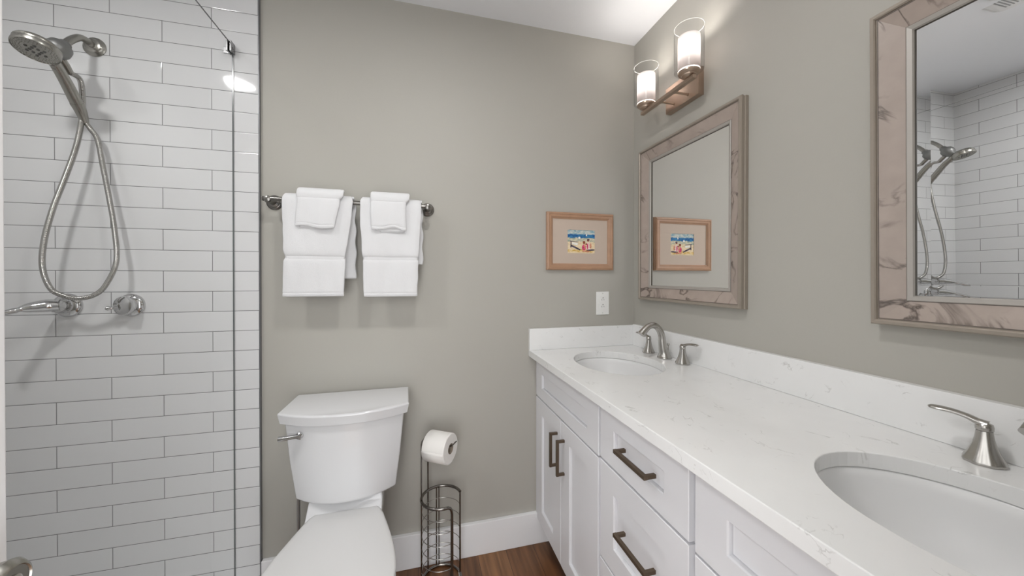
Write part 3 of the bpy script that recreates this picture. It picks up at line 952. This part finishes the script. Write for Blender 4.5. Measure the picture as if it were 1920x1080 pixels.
# water supply
sv = thing('supply_valve', 'chrome supply line and shutoff valve behind the toilet bowl', 'supply line', (-.432, 1.59, .18))
bm = bmesh.new()
tube(bm, spline([(-.4305, 1.475, .470), (-.4305, 1.475, .40), (-.4305, 1.478, .30), (-.4305, 1.50, .22), (-.4305, 1.535, .185)], 6), .0060, 12)
obj('supply_line', bm, plain('steel line', (.34, .33, .32), .3, metal=1), sv)
bm = bmesh.new()
lathe(bm, [(.024, 0), (.024, .003), (.008, .004), (.008, .05), (.012, .05), (.012, .07), (0, .07)], (-.4305, D, .180), (0, -1, 0), 24)
lathe(bm, [(.009, 0), (.016, .012), (.016, .02), (0, .02)], (-.4305, D-.06, .180), (-1, 0, 0), 20)
obj('shutoff_valve', bm, CHROME, sv)

# ------------------------------------------------------------------ toilet paper stand
CXS, CYS, RS = .0925, 1.487, .0805
st = thing('paper_stand', 'freestanding dark wire toilet paper stand with a spare roll cage beside the toilet', 'toilet paper holder', (CXS, CYS, 0))
def carc(a0, a1, z, n=48, r=RS):
    """angles measured from straight front (-y) towards +x, degrees"""
    return [Vector((CXS + r*math.sin(R(a0+(a1-a0)*k/n)), CYS - r*math.cos(R(a0+(a1-a0)*k/n)), z)) for k in range(n+1)]
AB, AR = 27, 103       # thick front post, right hand post (the open gap between them)
def at(a, z, r=RS): return Vector((CXS + r*math.sin(R(a)), CYS - r*math.cos(R(a)), z))
bm = bmesh.new()
ring = carc(AB-20, AR-360, .352)
path = [at(AB, .006), at(AB, .2), at(AB, .322), at(AB-1.5, .336), at(AB-5.5, .346), at(AB-12, .351)] + ring
tube(bm, path, .0058, 12)
obj('top_ring', bm, WIRE, st)
bm = bmesh.new()
tube(bm, carc(0, 360, .0065)[:-1], .0056, 12, closed=True)
obj('base_ring', bm, WIRE, st)
bm = bmesh.new()
tube(bm, spline([at(66, .010, RS-.003), at(74, .030, RS-.008), at(84, .036, RS-.010), at(92, .022, RS-.008), at(86, .010, RS-.006)], 5), .0018, 8)
obj('wire_curl', bm, NICKEL, st)
bm = bmesh.new()
tube(bm, [at(AR, .006), at(AR, .352)], .0036, 10)
obj('side_post', bm, WIRE, st)
for k in range(6):
    bm = bmesh.new()
    tube(bm, carc(AB, AR-360, .301-.049*k, r=RS-.002), .0014, 8)
    obj('wire_hoop', bm, NICKEL, st)
for a in (184, 192, 268):
    bm = bmesh.new(); tube(bm, [at(a, .006), at(a, .350)], .0022, 10)
    obj('cage_wire', bm, WIRE, st)
P1 = Vector((.0125, 1.478, 0)); P2 = Vector((.040, 1.5485, 0))
AXD = Vector((.823, -.568, 0)).normalized()
bm = bmesh.new()
ztop = .590
pA = [P1 + Vector((0, 0, .006)), P1 + Vector((0, 0, .3)), P1 + Vector((0, 0, ztop-.008)), P1.lerp(P2, .08) + Vector((0, 0, ztop)), P1.lerp(P2, .5) + Vector((0, 0, ztop)), P1.lerp(P2, .92) + Vector((0, 0, ztop)), P2 + Vector((0, 0, ztop-.008)), P2 + Vector((0, 0, .3)), P2 + Vector((0, 0, .006))]
tube(bm, pA, .0030, 10)
obj('tall_post', bm, WIRE, st)
bm = bmesh.new()
mid = P1.lerp(P2, .5)
RC = Vector((.083, 1.472, .566))
a0 = mid + Vector((0, 0, ztop))
arm = [a0, a0 + AXD*.012 + Vector((0, 0, -.001)), a0 + AXD*.020 + Vector((0, 0, -.004)), mid + AXD*.035 + Vector((0, 0, .5835)), mid + AXD*.112 + Vector((0, 0, .5835)), mid + AXD*.120 + Vector((0, 0, .577)), mid + AXD*.128 + Vector((0, 0, .580)), mid + AXD*.146 + Vector((0, 0, .600)), mid+AXD*.149 + Vector((0, 0, .601))]
tube(bm, arm, .0026, 10)
obj('roll_arm', bm, WIRE, st)

# toilet roll
c0 = mid + AXD*.072 + Vector((0, 0, .567))
rl = thing('toilet_roll', 'white toilet paper roll hung on the arm of the wire stand', 'toilet paper', c0)
bm = bmesh.new()
hl = .050
prof = [(.0205, -hl), (.056, -hl), (.0590, -hl+.003), (.0592, hl-.003), (.0565, hl), (.040, hl), (.0205, hl)]
lathe(bm, prof + [(.0205, -hl)], c0, AXD, 56, cap=False)
obj('paper', bm, PAPER, rl)
bm = bmesh.new(); lathe(bm, [(.0205, -hl-.0005), (.0205, hl+.0005), (.0194, hl+.0005), (.0194, -hl-.0005), (.0205, -hl-.0005)], c0, AXD, 40, cap=False)
obj('core', bm, CARD, rl, label='brown cardboard core')
# loose outer sheet
uu = AXD.cross(Vector((0, 0, 1))).normalized()
bm = bmesh.new()
sheet = []
for k in range(14):
    a = R(2 - k*8.5)
    q = uu*math.cos(a) + Vector((0, 0, math.sin(a)))
    sheet.append(q*(.0600 + .0006*(k/13)))
rows = [[bm.verts.new(c0 + AXD*s + q) for q in sheet] for s in (-hl+.002, hl-.002)]
for i in range(len(sheet)-1): bm.faces.new((rows[0][i], rows[0][i+1], rows[1][i+1], rows[1][i]))
o = obj('loose_sheet', bm, PAPER, rl)
s_ = o.modifiers.new('solid', 'SOLIDIFY'); s_.thickness = .0007

# ------------------------------------------------------------------ vanity cabinets
FX = .542        # face of doors and drawers
CX0 = .561       # carcass face
def shaker(bm, y0, y1, z0, z1, stile, rail, rec=.0095):
    """front with a recessed panel; face at x = FX, thickness 19 mm"""
    def ring(d0, dz, x):
        return [Vector((x, y1-d0, z0+dz)), Vector((x, y0+d0, z0+dz)), Vector((x, y0+d0, z1-dz)), Vector((x, y1-d0, z1-dz))]
    loft(bm, [ring(0, 0, CX0), ring(0, 0, FX+.0015), ring(.0015, .0015, FX), ring(stile, rail, FX), ring(stile+.0025, rail+.0025, FX+rec*.3), ring(stile+.0030, rail+.0030, FX+rec), ring(stile+.0032, rail+.0032, FX+rec+.003), ring(stile+.0048, rail+.0048, FX+rec+.003), ring(stile+.0050, rail+.0050, FX+rec)], True, True)
def pull(parent, y, z, vertical):
    bm = bmesh.new()
    L = .0685; t = .0052; px = FX-.034
    if vertical:
        box(bm, px, px+2*t, y-t, y+t, z-L, z+L)
        for s in (-1, 1):
            zz = z + s*(L-t)
            box(bm, px+2*t-.0005, FX, y-t+.0004, y+t-.0004, zz-t+.0004, zz+t-.0004)
    else:
        box(bm, px, px+2*t, y-L, y+L, z-t, z+t)
        for s in (-1, 1):
            yy = y + s*(L-t)
            box(bm, px+2*t-.0005, FX, yy-t+.0004, yy+t-.0004, z-t+.0004, z+t-.0004)
    return obj('handle', bm, BRONZE, parent, smooth=False, bevel=.0006, seg=1, label='square bronze bar pull')
def carcass(parent, y0, y1):
    bm = bmesh.new()
    # an open box: sides, bottom, back, face frame; the top stays open for the basin
    t = .016
    box(bm, CX0+.001, XR-.002, y0+.0005, y0+t, .118, .882)
    box(bm, CX0+.001, XR-.002, y1-t, y1-.0005, .118, .882)
    box(bm, CX0+.001, XR-.002, y0+t, y1-t, .118, .134)
    box(bm, XR-.012, XR-.002, y0+t, y1-t, .134, .882)
    box(bm, CX0+.001, CX0+.018, y0+t, y1-t, .80, .882)
    box(bm, CX0+.001, CX0+.018, y0+t, y1-t, .685, .715)
    obj('carcass', bm, CAB, parent, smooth=False)
    bm = bmesh.new(); box(bm, .632, XR-.01, y0+.001, y1-.001, 0, .118)
    obj('toe_kick', bm, CAB, parent, smooth=False)
def sink_base(y0, y1, label):
    t = thing('sink_cabinet', label, 'cabinet', (.80, (y0+y1)/2, 0), group='white vanity sink cabinets')
    carcass(t, y0, y1)
    a, b = y0+.004, y1-.004
    bm = bmesh.new(); shaker(bm, a, b, .702, .868, .077, .050)
    obj('false_drawer', bm, CAB, t, smooth=False)
    m_ = (a+b)/2
    for s, (p, q) in ((1, (m_+.0015, b)), (-1, (a, m_-.0015))):
        bm = bmesh.new(); shaker(bm, p, q, .124, .696, .079, .066)
        d = obj('door', bm, CAB, t, smooth=False)
        pull(d, (p+.034 if s == 1 else q-.034), .567, True)
    return t
sink_base(.994, 1.6035, 'white sink cabinet with two shaker doors, below the sink nearest the outlet')
sink_base(-.010, .6030, 'white sink cabinet below the near sink, right of the drawers')
t = thing('drawer_cabinet', 'white three-drawer cabinet with bronze pulls, between the two sink cabinets', 'cabinet', (.80, .80, 0))
carcass(t, .6035, .9935)
a, b = .616, .986
for z0, z1, hz_ in ((.708, .868, .789), (.405, .701, .562), (.124, .399, .29)):
    bm = bmesh.new(); shaker(bm, a, b, z0, z1, .077, .052 if z0 > .7 else .070)
    d = obj('drawer', bm, CAB, t, smooth=False)
    pull(d, .787, hz_, False)

# ------------------------------------------------------------------ worktop with two holes
CT0, CT1 = .8855, .9155
SA, SB = .206, .165
SINKS = ((.781, 1.285), (.781, .305))
def ell(cx, cy, a, b, z, n=56):
    return [Vector((cx + b*math.cos(2*PI*k/n), cy + a*math.sin(2*PI*k/n), z)) for k in range(n)]
bm = bmesh.new()
y0c, y1c, x0c, x1c = YF+.001, D, .505, XR
def top_layer(z, flip):
    vs_all = []
    outer = [bm.verts.new(p) for p in ((x0c, y0c, z), (x1c, y0c, z), (x1c, y1c, z), (x0c, y1c, z))]
    loops = [outer]
    for cx, cy in SINKS: loops.append([bm.verts.new(p) for p in ell(cx, cy, SA, SB, z)])
    es = []
    for L_ in loops:
        for i in range(len(L_)): es.append(bm.edges.new((L_[i], L_[(i+1) % len(L_)])))
    bmesh.ops.triangle_fill(bm, use_beauty=True, edges=es)
    return loops
lt = top_layer(CT1, False); lb = top_layer(CT0, True)
for A_, B_ in zip(lt, lb):
    for i in range(len(A_)):
        j = (i+1) % len(A_)
        bm.faces.new((A_[i], A_[j], B_[j], B_[i]))
# drop any fill inside the holes
kill = []
for f in bm.faces:
    c = f.calc_center_median()
    if abs(f.normal.z) > .5 or abs(c.z-CT1) < 1e-5 or abs(c.z-CT0) < 1e-5:
        for cx, cy in SINKS:
            if ((c.x-cx)/SB)**2 + ((c.y-cy)/SA)**2 < .98: kill.append(f)
bmesh.ops.delete(bm, geom=list(set(kill)), context='FACES')
ct = obj('countertop', bm, QUARTZ, None, smooth=False, bevel=.0018)
tag(ct, 'long white quartz countertop with fine grey veins on the vanity cabinets', 'countertop')
bm = bmesh.new(); box(bm, XR-.020, XR, YF+.002, D-.0205, CT1+.0003, 1.0215)
tag(obj('backsplash', bm, QUARTZ, smooth=False, bevel=.0012), 'long low white quartz backsplash along the mirror wall', 'backsplash')
bm = bmesh.new(); box(bm, .505, XR, D-.020, D, CT1+.0003, 1.0165)
tag(obj('side_splash', bm, QUARTZ, smooth=False, bevel=.0012), 'short white quartz side splash under the outlet', 'backsplash')

def sink(cx, cy, label):
    t = thing('sink_basin', label, 'sink', (cx, cy, CT0-.15), group='undermount oval sinks')
    bm = bmesh.new()
    R0 = [(1.12, CT0-.0005), (1.02, CT0-.0005), (1.0, CT0-.004), (.985, CT0-.020), (.95, CT0-.050), (.88, CT0-.085), (.76, CT0-.115), (.58, CT0-.133), (.35, CT0-.142), (.13, CT0-.146)]
    rings = [ell(cx, cy, SA*s, SB*s, z) for s, z in R0]
    outer = [ell(cx, cy, SA*s+.008, SB*s+.008, z-.008) for s, z in R0[::-1]]
    loft(bm, rings, False, True)
    loft(bm, [rings[0]] + outer[::-1], False, True)
    bmesh.ops.remove_doubles(bm, verts=bm.verts[:], dist=1e-6)
    obj('basin', bm, SINKP, t, angle=60)
    bm = bmesh.new()
    lathe(bm, [(.030, 0), (.030, .002), (.024, .003), (.022, .0015), (.016, .002), (.015, .006), (0, .008)], (cx, cy, CT0-.1462), (0, 0, 1), 30)
    obj('drain', bm, NICKEL, t)
    bm = bmesh.new()
    lathe(bm, [(.009, 0), (.009, .002), (.005, .002), (.005, 0)], (cx+SB*.93, cy, CT0-.055), (-1, 0, .3), 20)
    obj('overflow_hole', bm, NICKEL, t)
sink(*SINKS[0], 'oval undermount sink at the far end of the countertop, nearest the outlet')
sink(*SINKS[1], 'oval undermount sink in the near end of the countertop, cut by the frame')

# ------------------------------------------------------------------ faucets
def faucet(cy, label, levers, gaps=(.107, -.107)):
    fx = 1.012
    z0 = CT1 + .0004
    t = thing('faucet', label, 'faucet', (fx, cy, z0), group='widespread faucets')
    bm = bmesh.new()
    pts = spline([(1.012, cy, z0), (1.010, cy, .935), (1.004, cy, .960), (1.001, cy, .985), (.999, cy, 1.005), (.992, cy, 1.026), (.980, cy, 1.044), (.966, cy, 1.054), (.950, cy, 1.0565), (.934, cy, 1.052), (.920, cy, 1.042), (.907, cy, 1.029), (.899, cy, 1.020)], 4)
    n = len(pts)
    rad = [lerp_list([(0, .0275), (.03, .0285), (.06, .025), (.11, .0195), (.18, .0165), (.3, .0145), (.5, .0130), (.75, .0125), (.9, .0145), (1, .0165)], i/(n-1)) for i in range(n)]
    tube(bm, pts, rad, 24, flat=(1, 1))
    bs = obj('spout', bm, NICKEL, t, angle=50)
    bm = bmesh.new()
    lathe(bm, [(.0285, 0), (.0298, .002), (.0290, .006), (.0265, .008)], (1.012, cy, z0), seg=32)
    obj('base_plate', bm, NICKEL, bs)
    bm = bmesh.new()
    tube(bm, [(1.031, cy, z0+.001), (1.031, cy, z0+.050)], .0022, 10)
    lathe(bm, [(.002, 0), (.0048, .004), (.0055, .008), (.004, .012), (0, .013)], (1.031, cy, z0+.050), seg=16)
    obj('lift_rod', bm, NICKEL, t)
    for dy, lv in zip(gaps, levers):
        hy = cy + dy
        bm = bmesh.new()
        lathe(bm, [(.0255, 0), (.0268, .003), (.0262, .006), (.0205, .017), (.0152, .032), (.0120, .046), (.0106, .057), (.0103, .0595)], (fx, hy, z0), seg=48, flute=(8, .035))
        hb = obj('handle_base', bm, NICKEL, t, angle=50)
        bm = bmesh.new()
        lathe(bm, [(.0102, .0602), (.0112, .0615), (.0114, .067), (.0102, .072), (.005, .075), (0, .0755)], (fx, hy, z0), seg=28)
        d = Vector(lv).normalized()
        o_ = Vector((fx, hy, z0+.0700))
        up = Vector((0, 0, 1))
        P_ = spline([o_ - d*.003, o_ + d*.008 + up*.004, o_ + d*.022 + up*.010, o_ + d*.040 + up*.0135, o_ + d*.060 + up*.0140, o_ + d*.070 + up*.0140], 4)
        m_ = len(P_)
        s_ = d.cross(up).normalized()
        rings = []
        for i, p in enumerate(P_):
            q = i/(m_-1)
            wd = lerp_list([(0, .0105), (.2, .0085), (.45, .0095), (.75, .0120), (.9, .0095), (1, .002)], q)
            th = lerp_list([(0, .0085), (.2, .0060), (.45, .0045), (.75, .0045), (.9, .0035), (1, .0012)], q)
            tt = (P_[min(i+1, m_-1)] - P_[max(i-1, 0)]).normalized()
            nn = s_.cross(tt)
            rings.append([p + s_*(wd*math.cos(2*PI*k/16)) + nn*(th*math.sin(2*PI*k/16)) for k in range(16)])
        loft(bm, rings)
        obj('lever', bm, NICKEL, hb, angle=50)
    return t
faucet(1.292, 'brushed nickel widespread faucet at the sink by the outlet', ((-.25, .95, 0), (.15, -1, 0)))
faucet(.314, 'brushed nickel widespread faucet at the near sink, mostly cut by the frame', ((-.22, 1, 0), (.15, -1, 0)), (.096, -.118))

# ------------------------------------------------------------------ mirrors
def mirror(yc, zb, w, h, tilt, label):
    t = thing('wall_mirror', label, 'mirror', (XR, yc, zb), rot=(0, tilt, 0), group='marbled framed mirrors over the vanity')
    hw = w/2
    def rg(d, o):
        return [Vector((-o, -hw+d, d)), Vector((-o, hw-d, d)), Vector((-o, hw-d, h-d)), Vector((-o, -hw+d, h-d))]
    bm = bmesh.new()
    loft(bm, [rg(a, b) for a, b in ((0, .001), (0, .013), (.002, .0155), (.002, .020), (.0005, .022), (.0005, .029), (.003, .033), (.0095, .033), (.012, .0305), (.0125, .027), (.0145, .027))], False, False)
    obj('outer_lip', bm, LIP, t, smooth=False, local=True)
    bm = bmesh.new()
    loft(bm, [rg(a, b) for a, b in ((.0145, .0270), (.0570, .0120))], False, False)
    obj('marbled_band', bm, MARBLE, t, smooth=False, local=True, label='marbled sloping band')
    bm = bmesh.new()
    loft(bm, [rg(a, b) for a, b in ((.0570, .0120), (.0574, .0140), (.0588, .0148), (.0668, .0125), (.0690, .0090))], False, False)
    obj('inner_lip', bm, LIPIN, t, smooth=False, local=True)
    bm = bmesh.new()
    loft(bm, [rg(a, b) for a, b in ((.0690, .0090), (.0695, .0045))], False, False)
    obj('dark_rebate', bm, REBATE, t, smooth=False, local=True, label='dark inner edge')
    for nm_, ra_ in (('outer_groove', ((.0138, .0274), (.0158, .0272))), ('inner_groove', ((.0560, .0127), (.0574, .0125)))):  # thin dark strips laid along both edges of the band
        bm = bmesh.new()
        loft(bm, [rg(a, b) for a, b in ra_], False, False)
        obj(nm_, bm, DARKLINE, t, smooth=False, local=True, label='dark line along the band')
    bm = bmesh.new()
    bv = .023
    loft(bm, [rg(.0690, .0052), rg(.0690+bv, .0052-bv*math.tan(R(.9)))], False, True)
    obj('mirror_glass', bm, MIRROR, t, smooth=False, local=True)
    bm = bmesh.new()
    loft(bm, [rg(.002, .0012), rg(.03, .0012)], False, True)
    obj('backing', bm, CARD, t, smooth=False, local=True)
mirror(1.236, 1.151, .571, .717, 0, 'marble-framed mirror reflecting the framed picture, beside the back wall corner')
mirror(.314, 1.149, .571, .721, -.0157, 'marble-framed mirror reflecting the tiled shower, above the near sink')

# ------------------------------------------------------------------ vanity lights
def sconce(yc, label):
    zc = 2.021
    t = thing('vanity_light', label, 'wall light', (XR, yc, 1.967), group='two-light champagne vanity fixtures')
    bm = bmesh.new(); box(bm, XR-.027, XR, yc-.093, yc+.093, 1.967, 2.076)
    obj('back_plate', bm, CHAMP, t, smooth=False, bevel=.001)
    LX = XR-.100
    bm = bmesh.new(); box(bm, LX-.0085, LX+.0085, yc-.157, yc+.157, 1.983, 1.996)
    obj('cross_bar', bm, CHAMP, t, smooth=False, bevel=.0008)
    for s in (-1, 1):
        bm = bmesh.new()
        tube(bm, [(LX+.006, yc+s*.040, 1.9895), (XR-.026, yc+s*.040, 1.9895)], .0042, 14)
        lathe(bm, [(.0065, 0), (.0055, .006)], (XR-.027, yc+s*.040, 1.9895), (-1, 0, 0), 16)
        lathe(bm, [(.0065, 0), (.0055, .005)], (LX+.008, yc+s*.040, 1.9895), (1, 0, 0), 16)
        obj('support_rod', bm, CHAMP, t)
    for s in (-1, 1):
        ly = yc + s*.128
        bm = bmesh.new()
        lathe(bm, [(.013, 1.996), (.018, 1.998), (.026, 2.003), (.027, 2.007), (.034, 2.010), (.0375, 2.014), (.0375, 2.020), (.030, 2.021), (0, 2.021)], (LX, ly, 0), seg=40)
        cup = obj('socket_cup', bm, CHAMP, t)
        bm = bmesh.new()
        lathe(bm, [(.012, 2.021), (.012, 2.064), (.010, 2.066), (0, 2.066)], (LX, ly, 0), seg=20)
        obj('socket', bm, PLAST, cup)
        bm = bmesh.new()
        lathe(bm, [(.0385, 2.0215), (.0505, 2.0215), (.0515, 2.023), (.0515, 2.183), (.0500, 2.183), (.0500, 2.0235), (.0385, 2.0235)], (LX, ly, 0), seg=56, cap=False)
        obj('clear_shade', bm, CLEAR, t, label='clear outer glass cylinder')
        bm = bmesh.new()
        tube(bm, [Vector((LX+.05075*math.cos(2*PI*k/56), ly+.05075*math.sin(2*PI*k/56), 2.1832)) for k in range(56)], .0006, 8, closed=True)
        obj('shade_rim', bm, RIMG, t)
        bm = bmesh.new()
        lathe(bm, [(.0380, 2.024), (.0380, 2.147)], (LX, ly, 0), seg=48, cap=False)
        ob = obj('frosted_shade', bm, FROST, t, label='glowing frosted inner cylinder')
        bm = bmesh.new()
        lathe(bm, [(.010, 2.066), (.012, 2.074), (.020, 2.090), (.0235, 2.106), (.022, 2.120), (.014, 2.131), (0, 2.134)], (LX, ly, 0), seg=28)
        obj('bulb', bm, BULBM, t, label='glowing bulb')
    return t
sconce(1.238, 'two-light champagne bronze vanity fixture above the mirror by the corner')
sconce(.314, 'two-light champagne bronze vanity fixture above the near mirror, out of frame')
